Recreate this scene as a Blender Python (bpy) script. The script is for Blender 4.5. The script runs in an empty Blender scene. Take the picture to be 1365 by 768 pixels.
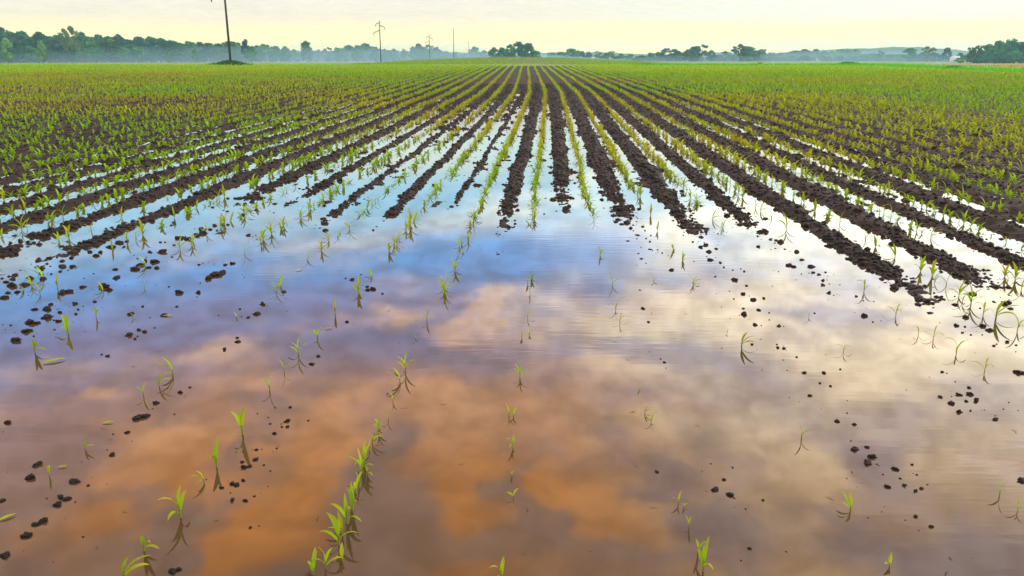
import bpy, math, random
import numpy as np
from mathutils import Vector, noise as mnoise

R = math.radians
random.seed(7)
rng = np.random.default_rng(11)
scene = bpy.context.scene
col = scene.collection

# ------------------------------------------------------------------ camera
CAM_H = 2.08
F = 1100.0
PITCH = math.atan((384 - 66) / F)
YAW = math.atan((711 - 682.5) / (F / math.cos(PITCH)))
cam_d = bpy.data.cameras.new("camera")
cam = bpy.data.objects.new("camera", cam_d)
col.objects.link(cam)
cam_d.sensor_width = 36.0
cam_d.lens = 36.0 * F / 1365.0
cam_d.clip_start = 0.05
cam_d.clip_end = 6000
cam.location = (0, 0, CAM_H)
cam.rotation_euler = (R(90) - PITCH, 0, YAW)
scene.camera = cam
_sp, _cp, _sy, _cy = math.sin(PITCH), math.cos(PITCH), math.sin(YAW), math.cos(YAW)


def ray(px, py):
    u, v = (px - 682.5) / F, (384 - py) / F
    fwd, up = _cp + v * _sp, -_sp + v * _cp
    return np.array((u * _cy - fwd * _sy, u * _sy + fwd * _cy, up))


def on_ground(px, py, z=0.0):
    d = ray(px, py)
    t = (z - CAM_H) / d[2]
    return d[0] * t, d[1] * t, t


def at_depth(px, py, Y):
    d = ray(px, py)
    t = Y / d[1]
    return d[0] * t, Y, CAM_H + d[2] * t


def project(X, Y, Z):
    dx, dy, dz = X, Y, Z - CAM_H
    xc = dx * _cy + dy * _sy
    f1 = -dx * _sy + dy * _cy
    zc = f1 * _cp - dz * _sp
    yc = f1 * _sp + dz * _cp
    zc = np.maximum(zc, 1e-3)
    return 682.5 + F * xc / zc, 384 - F * yc / zc, zc


# ------------------------------------------------------------------ noise
def _hash(ix, iy, seed):
    h = (ix.astype(np.int64) * 374761393 + iy.astype(np.int64) * 668265263 + seed * 974634777) & 0xFFFFFFFF
    h = ((h ^ (h >> 13)) * 1274126177) & 0xFFFFFFFF
    h = (h ^ (h >> 16)) & 0xFFFFFF
    return h.astype(np.float64) / 0xFFFFFF


def vnoise(x, y, seed=0):
    x = np.asarray(x, float); y = np.asarray(y, float)
    ix, iy = np.floor(x), np.floor(y)
    fx, fy = x - ix, y - iy
    fx = fx * fx * (3 - 2 * fx); fy = fy * fy * (3 - 2 * fy)
    a = _hash(ix, iy, seed); b = _hash(ix + 1, iy, seed)
    c = _hash(ix, iy + 1, seed); d = _hash(ix + 1, iy + 1, seed)
    return (a * (1 - fx) + b * fx) * (1 - fy) + (c * (1 - fx) + d * fx) * fy


def fbm(x, y, seed=0, octv=3):
    s, amp, tot = 0, 1.0, 0
    for o in range(octv):
        s = s + amp * vnoise(x * 2 ** o + 17.3 * o, y * 2 ** o - 9.1 * o, seed + o)
        tot += amp; amp *= .5
    return s / tot


def sstep(a, b, x):
    t = np.clip((x - a) / (b - a), 0, 1)
    return t * t * (3 - 2 * t)


# ------------------------------------------------------------------ rows and relief
SP = 0.76
_row0 = [(680, 742), (684, 600), (693, 503), (702, 422), (706, 380), (713, 262), (717, 230), (721, 200),
         (724, 169), (726, 144), (727, 126), (720, 107), (713, 92)]
_rc = sorted([on_ground(*p)[:2][::-1] for p in _row0])
_rcY = np.array([p[0] for p in _rc] + [200, 330]); _rcX = np.array([p[1] for p in _rc] + [.4, 0.0])


def rowc(Y):
    return np.interp(Y, _rcY, _rcX)


_tips = {-7.5: (0, 342), -6.5: (115, 332), -5.5: (345, 265), -4.5: (395, 255), -3.5: (458, 288), -2.5: (540, 287),
         -1.5: (625, 262), -.5: (690, 288), .5: (765, 268), 1.5: (845, 288), 2.5: (905, 305), 3.5: (1000, 300),
         4.5: (1215, 385), 5.5: (1282, 383), 6.5: (1362, 372)}
TIP = {k: on_ground(*p)[1] for k, p in _tips.items()}
_kk = np.array([-60, -12.5, -10.5, -8.5] + sorted(TIP) + [7.5, 9.5, 60])
_tt = np.array([-40, -5, 3, 6.5] + [TIP[k] for k in sorted(TIP)] + [5, 0, -40])


def ridge_tip(k):
    return np.interp(k, _kk, _tt)


def furrow(X, Y):
    """height of the furrow floor: below zero where the field stands under water"""
    q = np.where(X < 0, X / -10.2, X / 6.6)
    r = np.where(Y > 0, Y / 34.0, -Y / 22.0)
    m = (q ** 4 + r ** 4) ** .25
    h = np.where(m < 1, .085 * (m - 1), .05 * (m - 1))
    h = np.minimum(h, .035)
    u = (X - rowc(Y)) / SP
    k = np.floor(u)
    h = h - .010 * (m < .9) + .040 * (fbm(k * 3.7, Y * .16, 5, 3) - .5)
    return h


def terrain(X, Y):
    """large forms only"""
    X = np.asarray(X, float); Y = np.asarray(Y, float)
    z = np.interp(Y, [-300, 0, 100, 114, 150, 200, 300, 400, 600, 900, 1500, 2500],
                  [0, 0, 0, -.03, -.62, -1.5, -2.75, -3.75, -5.2, -7.2, -10, -13])
    hx = (X + 6) / 42.0
    z = z + 2.05 * np.exp(-hx ** 2) * np.exp(-((Y - 318) / 75.0) ** 2)
    z = z + .12 * (fbm(X / 60, Y / 60, 3, 2) - .5) * sstep(60, 140, np.abs(Y))
    # grassy mound round the near pole
    z = z + .45 * np.exp(-((X - PX) / 1.7) ** 2 - ((Y - PY) / 1.5) ** 2)
    return z


PX, PY, _ = at_depth(307, 85, 112.0)


def relief(X, Y, detail=True):
    c = rowc(Y)
    u = (X - c) / SP - .03
    k = np.floor(u) + .5                       # ridge index (half integers)
    w = (u - k) * SP                           # metres from the ridge line
    amp = .065 - .030 * ((k > -5) & (k < -1)) + .03 * (_hash(np.floor(k), np.zeros_like(k), 21) - .5)
    base = furrow(X, Y)
    wob = .05 * (vnoise(Y * .8, k * 7.1, 31) - .5)
    thin = ((k > -5) & (k < -1)) * 1.0
    width = .205 - .105 * thin + .03 * ((k > 1) & (k < 6)) + .06 * (_hash(np.floor(k), np.zeros_like(k) + 3, 22) - .5)
    bump = 1 - sstep(.1, 1.35, np.abs(w + wob) / width)
    rise = np.clip((Y - ridge_tip(k)) * .016 - .006, -.09, None)
    top = np.minimum(rise + .085 * np.where(k < -5, .45, 1) * (fbm(Y * 2.0, k * 5.3, 41, 4) - .5), amp + np.maximum(base, -.02) * .4)
    top = np.maximum(top, base)
    z = base + (top - base) * bump
    if detail:
        rough = .075 * (fbm(X * 8, Y * 7, 51, 4) - .5) * (.18 + .82 * bump)
        z = z + rough
        mud = np.clip(fbm(X * 4.5, Y * 2.6, 57, 4) - .61, 0, .2) * .42 * sstep(9, 13, np.hypot(X - 3, Y))
        z = z + mud * (1 - bump)
    fade = 1 - sstep(95, 130, Y)
    fade = fade * (1 - sstep(43, 47, X)) * (1 - sstep(85, 95, -X)) * sstep(-60, -30, Y)
    return z * fade


def ground_z(X, Y):
    X = np.atleast_1d(np.asarray(X, float)); Y = np.atleast_1d(np.asarray(Y, float))
    return terrain(X, Y) + relief(X, Y)


# ------------------------------------------------------------------ mesh helpers
def mesh_from(name, V, Fs, colr=None, mat=None, smooth=False):
    """V (n,3); Fs (m,3|4) or list of such arrays; colr (n,3)"""
    if not isinstance(Fs, list):
        Fs = [Fs]
    me = bpy.data.meshes.new(name)
    V = np.asarray(V, np.float32)
    loops = np.concatenate([f.ravel() for f in Fs]).astype(np.int32)
    tot = np.concatenate([np.full(len(f), f.shape[1], np.int32) for f in Fs])
    start = np.concatenate(([0], np.cumsum(tot)[:-1])).astype(np.int32)
    me.vertices.add(len(V)); me.vertices.foreach_set("co", V.ravel())
    me.loops.add(len(loops)); me.loops.foreach_set("vertex_index", loops)
    me.polygons.add(len(tot)); me.polygons.foreach_set("loop_start", start); me.polygons.foreach_set("loop_total", tot)
    if smooth:
        me.polygons.foreach_set("use_smooth", np.ones(len(tot), bool))
    if colr is not None:
        a = me.color_attributes.new("tint", 'FLOAT_COLOR', 'POINT')
        c4 = np.ones((len(V), 4), np.float32); c4[:, :3] = colr
        a.data.foreach_set("color", c4.ravel())
    me.update(calc_edges=True)
    me.validate()
    if mat:
        me.materials.append(mat)
    return me


def obj(name, me, parent=None):
    o = bpy.data.objects.new(name, me)
    col.objects.link(o)
    if parent is not None:
        o.parent = parent
    return o


def empty(name, loc=(0, 0, 0), rz=0, sc=1.0):
    o = bpy.data.objects.new(name, None)
    col.objects.link(o)
    o.empty_display_size = .1
    o.location = loc; o.rotation_euler = (0, 0, rz)
    o.scale = (sc, sc, sc) if not hasattr(sc, '__len__') else sc
    return o


def tag(o, label=None, cat=None, group=None, kind=None):
    if label: o['label'] = label
    if cat: o['category'] = cat
    if group: o['group'] = group
    if kind: o['kind'] = kind
    return o


class MB:
    """collects verts / faces of one mesh"""
    def __init__(s):
        s.V = []; s.Q = []; s.T = []; s.C = []; s.n = 0

    def add(s, V, Q=None, T=None, C=(1, 1, 1)):
        V = np.asarray(V, float)
        if Q is not None and len(Q): s.Q.append(np.asarray(Q) + s.n)
        if T is not None and len(T): s.T.append(np.asarray(T) + s.n)
        s.V.append(V)
        C = np.asarray(C, float)
        s.C.append(np.broadcast_to(C, V.shape).copy())
        s.n += len(V)

    def box(s, c, d, rot=None, C=(1, 1, 1)):
        v = np.array([(x, y, z) for x in (-.5, .5) for y in (-.5, .5) for z in (-.5, .5)]) * np.array(d)
        if rot is not None: v = v @ rot.T
        s.add(v + np.array(c), [(0, 1, 3, 2), (4, 6, 7, 5), (0, 4, 5, 1), (2, 3, 7, 6), (0, 2, 6, 4), (1, 5, 7, 3)], C=C)

    def tube(s, pts, rad, n=8, cap=True, C=(1, 1, 1)):
        pts = [Vector(p) for p in pts]
        V = []
        for i, p in enumerate(pts):
            d = (pts[min(i + 1, len(pts) - 1)] - pts[max(i - 1, 0)]).normalized()
            a = d.orthogonal().normalized() if abs(d.z) < .99 else Vector((1, 0, 0))
            a = (a - d * a.dot(d)).normalized()
            b = d.cross(a)
            for j in range(n):
                t = 2 * math.pi * j / n
                V.append(p + (a * math.cos(t) + b * math.sin(t)) * rad[i])
        Q = [(i * n + j, i * n + (j + 1) % n, (i + 1) * n + (j + 1) % n, (i + 1) * n + j)
             for i in range(len(pts) - 1) for j in range(n)]
        T = []
        V = [tuple(v) for v in V]
        if cap:
            for e, i in ((0, 0), (1, len(pts) - 1)):
                V.append(tuple(pts[i])); ci = len(V) - 1
                for j in range(n):
                    a, b = i * n + j, i * n + (j + 1) % n
                    T.append((ci, b, a) if e == 0 else (ci, a, b))
        s.add(V, Q, T, C)

    def mesh(s, name, mat=None, smooth=False):
        Fs = []
        if s.Q: Fs.append(np.concatenate(s.Q))
        if s.T: Fs.append(np.concatenate(s.T))
        return mesh_from(name, np.concatenate(s.V), Fs, np.concatenate(s.C), mat, smooth)


# ------------------------------------------------------------------ materials
def new_mat(name):
    m = bpy.data.materials.new(name)
    m.use_nodes = True
    nt = m.node_tree
    for n in list(nt.nodes):
        nt.nodes.remove(n)
    out = nt.nodes.new("ShaderNodeOutputMaterial")
    return m, nt, out


def N(nt, t, **kw):
    n = nt.nodes.new(t)
    for k, v in kw.items():
        if k.startswith("i_"):
            n.inputs[k[2:].replace("_", " ")].default_value = v
        else:
            setattr(n, k, v)
    return n


def tint_mat(name, rough=.6, trans=0.0, spec=.3, nscale=0, namp=.3, bump=0, bscale=40):
    m, nt, out = new_mat(name)
    at = N(nt, "ShaderNodeAttribute", attribute_name="tint")
    c = at.outputs["Color"]
    tc = N(nt, "ShaderNodeTexCoord")
    if nscale:
        no = N(nt, "ShaderNodeTexNoise"); no.inputs["Scale"].default_value = nscale; no.inputs["Detail"].default_value = 4
        nt.links.new(tc.outputs["Object"], no.inputs["Vector"])
        mr = N(nt, "ShaderNodeMapRange")
        mr.inputs[1].default_value = .25; mr.inputs[2].default_value = .75
        mr.inputs[3].default_value = 1 - namp; mr.inputs[4].default_value = 1 + namp
        nt.links.new(no.outputs["Fac"], mr.inputs[0])
        mx = N(nt, "ShaderNodeVectorMath", operation='SCALE')
        nt.links.new(c, mx.inputs[0]); nt.links.new(mr.outputs[0], mx.inputs["Scale"])
        c = mx.outputs[0]
    p = N(nt, "ShaderNodeBsdfPrincipled")
    p.inputs["Roughness"].default_value = rough
    p.inputs["Specular IOR Level"].default_value = spec
    nt.links.new(c, p.inputs["Base Color"])
    if bump:
        nb = N(nt, "ShaderNodeTexNoise"); nb.inputs["Scale"].default_value = bscale; nb.inputs["Detail"].default_value = 6
        nt.links.new(tc.outputs["Object"], nb.inputs["Vector"])
        b = N(nt, "ShaderNodeBump"); b.inputs["Strength"].default_value = 1; b.inputs["Distance"].default_value = bump
        nt.links.new(nb.outputs["Fac"], b.inputs["Height"]); nt.links.new(b.outputs[0], p.inputs["Normal"])
    sh = p.outputs[0]
    if trans:
        t = N(nt, "ShaderNodeBsdfTranslucent"); nt.links.new(c, t.inputs["Color"])
        mx = N(nt, "ShaderNodeMixShader"); mx.inputs[0].default_value = trans
        nt.links.new(sh, mx.inputs[1]); nt.links.new(t.outputs[0], mx.inputs[2])
        sh = mx.outputs[0]
    nt.links.new(sh, out.inputs["Surface"])
    return m


M_LEAF = tint_mat("corn_leaf", rough=.55, trans=.35, spec=.04)
M_TREE = tint_mat("foliage", rough=.7, trans=.25, spec=.15)
M_SOIL = tint_mat("wet_soil", rough=.75, spec=.25, nscale=14, namp=.35, bump=.02, bscale=45)
M_GROUND = tint_mat("field_ground", rough=.85, spec=.2, nscale=6, namp=.35, bump=.03, bscale=16)
M_WOOD = tint_mat("pole_wood", rough=.8, spec=.2, nscale=3, namp=.3)
M_PAINT = tint_mat("painted_board", rough=.6, spec=.3, nscale=1.5, namp=.08)

GREEN = np.array((.115, .340, .003)); LIME = np.array((.290, .450, .001)); OLIVE = np.array((.380, .350, .003))
RUST = np.array((.200, .110, .018)); SOIL = np.array((.0160, .0100, .0082)); STRAW = np.array((.36, .27, .05))


def water_material():
    m, nt, out = new_mat("muddy_water")
    geo = N(nt, "ShaderNodeNewGeometry")
    big = N(nt, "ShaderNodeTexNoise"); big.inputs["Scale"].default_value = .55; big.inputs["Detail"].default_value = 3
    nt.links.new(geo.outputs["Position"], big.inputs["Vector"])
    ramp = N(nt, "ShaderNodeValToRGB")
    ramp.color_ramp.elements[0].position = .35; ramp.color_ramp.elements[0].color = (.050, .032, .018, 1)
    ramp.color_ramp.elements[1].position = .65; ramp.color_ramp.elements[1].color = (.075, .040, .016, 1)
    nt.links.new(big.outputs["Fac"], ramp.inputs[0])
    # ripples: fine wind ripples in drifting patches
    mp = N(nt, "ShaderNodeMapping"); mp.inputs["Scale"].default_value = (2.2, 13, 1)
    nt.links.new(geo.outputs["Position"], mp.inputs["Vector"])
    rp = N(nt, "ShaderNodeTexNoise"); rp.inputs["Scale"].default_value = 1.0; rp.inputs["Detail"].default_value = 2
    nt.links.new(mp.outputs[0], rp.inputs["Vector"])
    pm = N(nt, "ShaderNodeTexNoise"); pm.inputs["Scale"].default_value = .32; pm.inputs["Detail"].default_value = 1
    mo = N(nt, "ShaderNodeMapping"); mo.inputs["Location"].default_value = (3.4, 1.2, 0)
    nt.links.new(geo.outputs["Position"], mo.inputs["Vector"]); nt.links.new(mo.outputs[0], pm.inputs["Vector"])
    mr = N(nt, "ShaderNodeMapRange"); mr.inputs[1].default_value = .48; mr.inputs[2].default_value = .66
    mr.inputs[3].default_value = .06; mr.inputs[4].default_value = 1.0
    nt.links.new(pm.outputs["Fac"], mr.inputs[0])
    mu = N(nt, "ShaderNodeMath", operation='MULTIPLY')
    nt.links.new(rp.outputs["Fac"], mu.inputs[0]); nt.links.new(mr.outputs[0], mu.inputs[1])
    b = N(nt, "ShaderNodeBump"); b.inputs["Strength"].default_value = 1; b.inputs["Distance"].default_value = .0006
    nt.links.new(mu.outputs[0], b.inputs["Height"])
    di = N(nt, "ShaderNodeBsdfDiffuse"); nt.links.new(ramp.outputs[0], di.inputs["Color"])
    gl = N(nt, "ShaderNodeBsdfGlossy"); gl.inputs["Roughness"].default_value = .03
    gl.inputs["Color"].default_value = (1, 1, 1, 1)
    fr = N(nt, "ShaderNodeFresnel"); fr.inputs["IOR"].default_value = 1.42
    nt.links.new(b.outputs[0], gl.inputs["Normal"]); nt.links.new(b.outputs[0], fr.inputs["Normal"])
    mx = N(nt, "ShaderNodeMixShader")
    nt.links.new(fr.outputs[0], mx.inputs[0]); nt.links.new(di.outputs[0], mx.inputs[1]); nt.links.new(gl.outputs[0], mx.inputs[2])
    nt.links.new(mx.outputs[0], out.inputs["Surface"])
    return m


# ------------------------------------------------------------------ sky, sun, view
SUN_AZ, SUN_EL = R(66), R(21)      # to the right of the rows, low
BG = .10


def build_world():
    w = bpy.data.worlds.new("World")
    scene.world = w
    w.use_nodes = True
    nt = w.node_tree
    for n in list(nt.nodes): nt.nodes.remove(n)
    out = nt.nodes.new("ShaderNodeOutputWorld")
    bg = nt.nodes.new("ShaderNodeBackground"); bg.inputs["Strength"].default_value = BG
    nt.links.new(bg.outputs[0], out.inputs[0])
    L = nt.links.new
    sky = N(nt, "ShaderNodeTexSky", sky_type='NISHITA', sun_disc=False, sun_elevation=SUN_EL, sun_rotation=SUN_AZ)
    sky.air_density = 1.0; sky.dust_density = 2.0; sky.ozone_density = 1.0
    tc = N(nt, "ShaderNodeTexCoord")
    sep = N(nt, "ShaderNodeSeparateXYZ"); L(tc.outputs["Generated"], sep.inputs[0])

    def math_(op, a, b=None, c=None):
        n = N(nt, "ShaderNodeMath", operation=op)
        for i, v in enumerate((a, b, c)):
            if v is None: continue
            if hasattr(v, 'is_linked') or hasattr(v, 'links'): L(v, n.inputs[i])
            else: n.inputs[i].default_value = v
        return n.outputs[0]
    x, y, z = sep.outputs
    zc = math_('MAXIMUM', z, 0.0)
    el = math_('MULTIPLY', math_('ARCSINE', zc), 180 / math.pi)      # degrees
    az = math_('MULTIPLY', math_('ARCTAN2', x, y), 180 / math.pi)
    # cloud-deck coordinates: direction met with a level sheet above the field
    den = math_('ADD', zc, .10)
    cx, cy = math_('DIVIDE', x, den), math_('DIVIDE', y, den)
    cmb = N(nt, "ShaderNodeCombineXYZ"); L(cx, cmb.inputs[0]); L(cy, cmb.inputs[1])

    def noise(scale, loc, detail=5, rough=.55, sx=1, sy=1, dist=0):
        mp = N(nt, "ShaderNodeMapping"); mp.inputs["Location"].default_value = loc; mp.inputs["Scale"].default_value = (sx, sy, 1)
        L(cmb.outputs[0], mp.inputs[0])
        n = N(nt, "ShaderNodeTexNoise"); n.inputs["Scale"].default_value = scale; n.inputs["Detail"].default_value = detail
        n.inputs["Roughness"].default_value = rough; n.inputs["Distortion"].default_value = dist
        L(mp.outputs[0], n.inputs["Vector"])
        return n.outputs["Fac"]
    n1 = noise(CL['s1'], CL['l1'], 4, .5, dist=.3)
    n2 = noise(CL['s2'], CL['l2'], 8, .66)
    cov = math_('ADD', math_('MULTIPLY', n1, .52), math_('MULTIPLY', n2, .48))

    def maprange(v, a, b, c, d, kind='SMOOTHSTEP'):
        n = N(nt, "ShaderNodeMapRange"); n.interpolation_type = kind
        L(v, n.inputs[0])
        for i, q in enumerate((a, b, c, d)): n.inputs[i + 1].default_value = q
        return n.outputs[0]
    # separate cloud masses (positive) and clear gaps (negative) standing at their own bearings in the deck
    wn = N(nt, "ShaderNodeTexNoise"); wn.inputs["Scale"].default_value = 3.2; wn.inputs["Detail"].default_value = 6
    L(cmb.outputs[0], wn.inputs["Vector"])
    w1 = N(nt, "ShaderNodeVectorMath", operation='SUBTRACT'); w1.inputs[1].default_value = (.5, .5, .5); L(wn.outputs["Color"], w1.inputs[0])
    w2 = N(nt, "ShaderNodeVectorMath", operation='MULTIPLY'); w2.inputs[1].default_value = (.50, .50, 0); L(w1.outputs[0], w2.inputs[0])
    w3 = N(nt, "ShaderNodeVectorMath", operation='ADD'); L(cmb.outputs[0], w3.inputs[0]); L(w2.outputs[0], w3.inputs[1])
    cov = math_('MULTIPLY_ADD', cov, 1.05, -.03)
    for (px, py, hw, hh, amp) in CLOUDS:
        def deck(qx, qy):
            d = ray(qx, qy)
            return np.array((d[0], d[1])) / np.linalg.norm(d) / (-d[2] / np.linalg.norm(d) + .10)
        c = deck(px, py)
        sx = abs(deck(px + hw, py)[0] - deck(px - hw, py)[0]) / 2
        sy_ = abs(deck(px, py + hh)[1] - deck(px, max(py - hh, 90))[1]) / 2
        a1 = N(nt, "ShaderNodeVectorMath", operation='SUBTRACT'); a1.inputs[1].default_value = (c[0], c[1], 0); L(w3.outputs[0], a1.inputs[0])
        a2 = N(nt, "ShaderNodeVectorMath", operation='MULTIPLY'); a2.inputs[1].default_value = (1 / sx, 1 / sy_, 0); L(a1.outputs[0], a2.inputs[0])
        a3 = N(nt, "ShaderNodeVectorMath", operation='LENGTH'); L(a2.outputs[0], a3.inputs[0])
        cov = math_('ADD', cov, maprange(a3.outputs["Value"], .25, 1.7, amp * .2, 0))
    mask = maprange(cov, CL['m0'], CL['m1'], 0, 1)

    def ramp(stops, v):
        n = N(nt, "ShaderNodeValToRGB")
        cr = n.color_ramp
        cr.interpolation = 'EASE'
        while len(cr.elements) < len(stops): cr.elements.new(.5)
        for e, (p, c) in zip(cr.elements, stops):
            e.position = p / 60.0; e.color = (c[0] / 3, c[1] / 3, c[2] / 3, 1)
        L(v, n.inputs[0])
        return n.outputs[0]

    def mix(f, a, b):
        n = N(nt, "ShaderNodeMix", data_type='RGBA'); n.clamp_result = False
        if hasattr(f, 'links'): L(f, n.inputs[0])
        else: n.inputs[0].default_value = f
        L(a, n.inputs[6]); L(b, n.inputs[7])
        return n.outputs[2]
    # elevation wobble so that the bands of colour are not level rings
    wob = noise(.8, (11, 4, 0), 2, .5)
    elw = math_('ADD', el, math_('MULTIPLY', math_('SUBTRACT', wob, .5), math_('MULTIPLY', el, .35)))
    e60 = math_('DIVIDE', elw, 60.0)
    gl, cl_ = ramp(SK['gap_l'], e60), ramp(SK['cloud_l'], e60)
    gr, cr_ = ramp(SK['gap_r'], e60), ramp(SK['cloud_r'], e60)
    azw = math_('ADD', az, math_('MULTIPLY', math_('SUBTRACT', n1, .5), 40.0))
    side = maprange(azw, SK['az0'], SK['az1'], 0, 1)
    left, right = mix(mask, gl, cl_), mix(mask, gr, cr_)
    paint = mix(side, left, right)
    # billows inside the clouds
    n3 = noise(9.0, (3.1, 6.2, 0), 6, .62, dist=.4)
    bl = maprange(n3, .3, .7, .74, 1.28)
    bl = math_('ADD', math_('MULTIPLY', math_('SUBTRACT', bl, 1.0), maprange(el, 6, 14, 0.15, 1)), 1.0)
    vs_ = N(nt, "ShaderNodeVectorMath", operation='SCALE'); L(paint, vs_.inputs[0]); L(bl, vs_.inputs["Scale"])
    paint = vs_.outputs[0]
    # behind the camera: plain pale overcast
    back = N(nt, "ShaderNodeRGB"); back.outputs[0].default_value = tuple(v / 3 for v in SK['back']) + (1,)
    bk = maprange(math_('ABSOLUTE', az), 70, 120, 0, 1)
    bk = math_('MAXIMUM', bk, maprange(el, 44, 62, 0, 1))
    paint = mix(bk, paint, back.outputs[0])
    sc = N(nt, "ShaderNodeVectorMath", operation='SCALE'); sc.inputs["Scale"].default_value = 3.0 / BG
    L(paint, sc.inputs[0])
    fin = mix(.9, sky.outputs[0], sc.outputs[0])
    L(fin, bg.inputs[0])

    su = bpy.data.lights.new("sun", 'SUN'); so = bpy.data.objects.new("sun", su); col.objects.link(so)
    su.energy = SUN_E; su.angle = R(11); su.color = (1, .88, .70)
    d = Vector((math.sin(SUN_AZ) * math.cos(SUN_EL), math.cos(SUN_AZ) * math.cos(SUN_EL), math.sin(SUN_EL)))
    so.rotation_euler = d.to_track_quat('Z', 'Y').to_euler()
    so.location = d * 50


CL = dict(s1=1.5, l1=(2.3, 5.1, 0), s2=4.5, l2=(7.7, 1.3, 0), m0=.36, m1=.68)
SK = dict(
    gap_l=[(0, (1.3, .92, .26)), (1.2, (.84, .68, .38)), (2.2, (.66, .60, .47)), (4, (.61, .585, .54)), (6.5, (.68, .96, .96)), (10, (.42, .95, 1.3)), (14, (.22, .70, 1.5)),
           (18, (.42, .55, 1.08)), (23, (.98, .66, .66)), (29, (1.0, .66, .54)), (36, (1.0, .66, .50)), (60, (.9, .85, .9))],
    cloud_l=[(0, (1.3, .92, .26)), (1.2, (.82, .66, .38)), (2.2, (.60, .545, .45)), (4, (.565, .54, .51)), (6.5, (.80, .98, .93)), (10, (.70, 1.02, 1.2)), (14, (.85, .95, 1.15)),
             (18, (1.7, 1.2, 1.0)), (23, (2.2, 1.15, .60)), (29, (2.5, .95, .22)), (36, (2.4, .80, .08)), (60, (1.1, .95, .9))],
    gap_r=[(0, (1.2, .94, .34)), (1.2, (.78, .70, .38)), (2.2, (.62, .625, .53)), (4, (.59, .61, .56)), (6.5, (1.0, 1.06, .92)), (10, (1.6, 1.9, 1.85)), (14, (1.8, 1.85, 1.9)),
           (18, (1.5, 1.45, 1.55)), (23, (1.25, 1.1, 1.2)), (29, (1.15, .95, .98)), (36, (1.2, .90, .80)), (60, (.9, .85, .9))],
    cloud_r=[(0, (1.2, .94, .34)), (1.2, (.78, .70, .38)), (2.2, (.62, .625, .53)), (4, (.59, .61, .56)), (6.5, (1.15, 1.15, .92)), (10, (2.5, 2.5, 1.9)), (14, (2.95, 2.75, 1.95)),
             (18, (2.9, 2.55, 1.85)), (23, (2.7, 2.2, 1.5)), (29, (2.5, 1.70, .95)), (36, (2.6, 1.45, .60)), (60, (1.1, .95, .9))],
    back=(.85, .85, .88), az0=-6, az1=22)
CLOUDS = [  # bearing given through the spot of still water that mirrors it, half sizes, weight
    (430, 560, 60, 32, 1), (370, 690, 60, 80, 1), (255, 640, 60, 35, .9), (610, 545, 75, 42, .9), (610, 650, 60, 60, 1), (800, 675, 90, 50, 1.1),
    (750, 560, 70, 40, .7), (180, 600, 110, 26, .7), (120, 690, 40, 34, .6), (520, 418, 26, 12, 1), (628, 440, 28, 13, 1), (635, 398, 28, 20, 1),
    (668, 425, 16, 14, .7), (310, 480, 60, 20, .7), (115, 525, 26, 8, .8), (1050, 600, 80, 40, .7), (1200, 480, 150, 36, .7), (950, 400, 120, 45, .9),
    (1120, 660, 60, 40, .6), (1290, 620, 80, 40, .6), (900, 600, 40, 34, .6), (460, 330, 100, 10, .7), (640, 288, 50, 7, .7), (990, 290, 70, 16, .8),
    (390, 290, 60, 6, .5), (1290, 400, 100, 18, .8), (820, 345, 60, 10, .5),
    (740, 318, 95, 34, -1.2), (455, 640, 50, 40, -1), (700, 700, 32, 60, -1), (540, 590, 30, 30, -.7), (520, 710, 60, 40, -.9), (870, 632, 44, 16, -.8),
    (840, 472, 150, 16, -1), (1170, 595, 60, 26, -.8), (960, 700, 50, 60, -.8), (230, 410, 140, 50, -1.2), (590, 345, 70, 30, -1), (1150, 412, 160, 8, -1),
    (600, 748, 330, 22, -.6), (250, 720, 40, 50, -.9), (60, 600, 60, 30, -.6), (300, 610, 26, 40, -.8), (190, 660, 40, 20, -.6), (60, 400, 120, 60, -1), (480, 470, 90, 20, -.9), (590, 480, 90, 14, -.8), (350, 540, 40, 14, -.8),
    (30, 650, 40, 60, -.7), (1230, 720, 90, 40, -.7), (400, 390, 90, 22, -.9), (860, 250, 60, 14, -.7), (560, 250, 100, 20, -.7), (1010, 500, 90, 24, -.4)]
SUN_E = 1.3
build_world()
vs = scene.view_settings
vs.view_transform = 'Standard'; vs.look = 'None'; vs.exposure = 0.78; vs.gamma = 1.0; vs.use_curve_mapping = False
scene.cycles.max_bounces = 6
scene.cycles.volume_bounces = 0
scene.cycles.use_denoising = True


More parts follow.
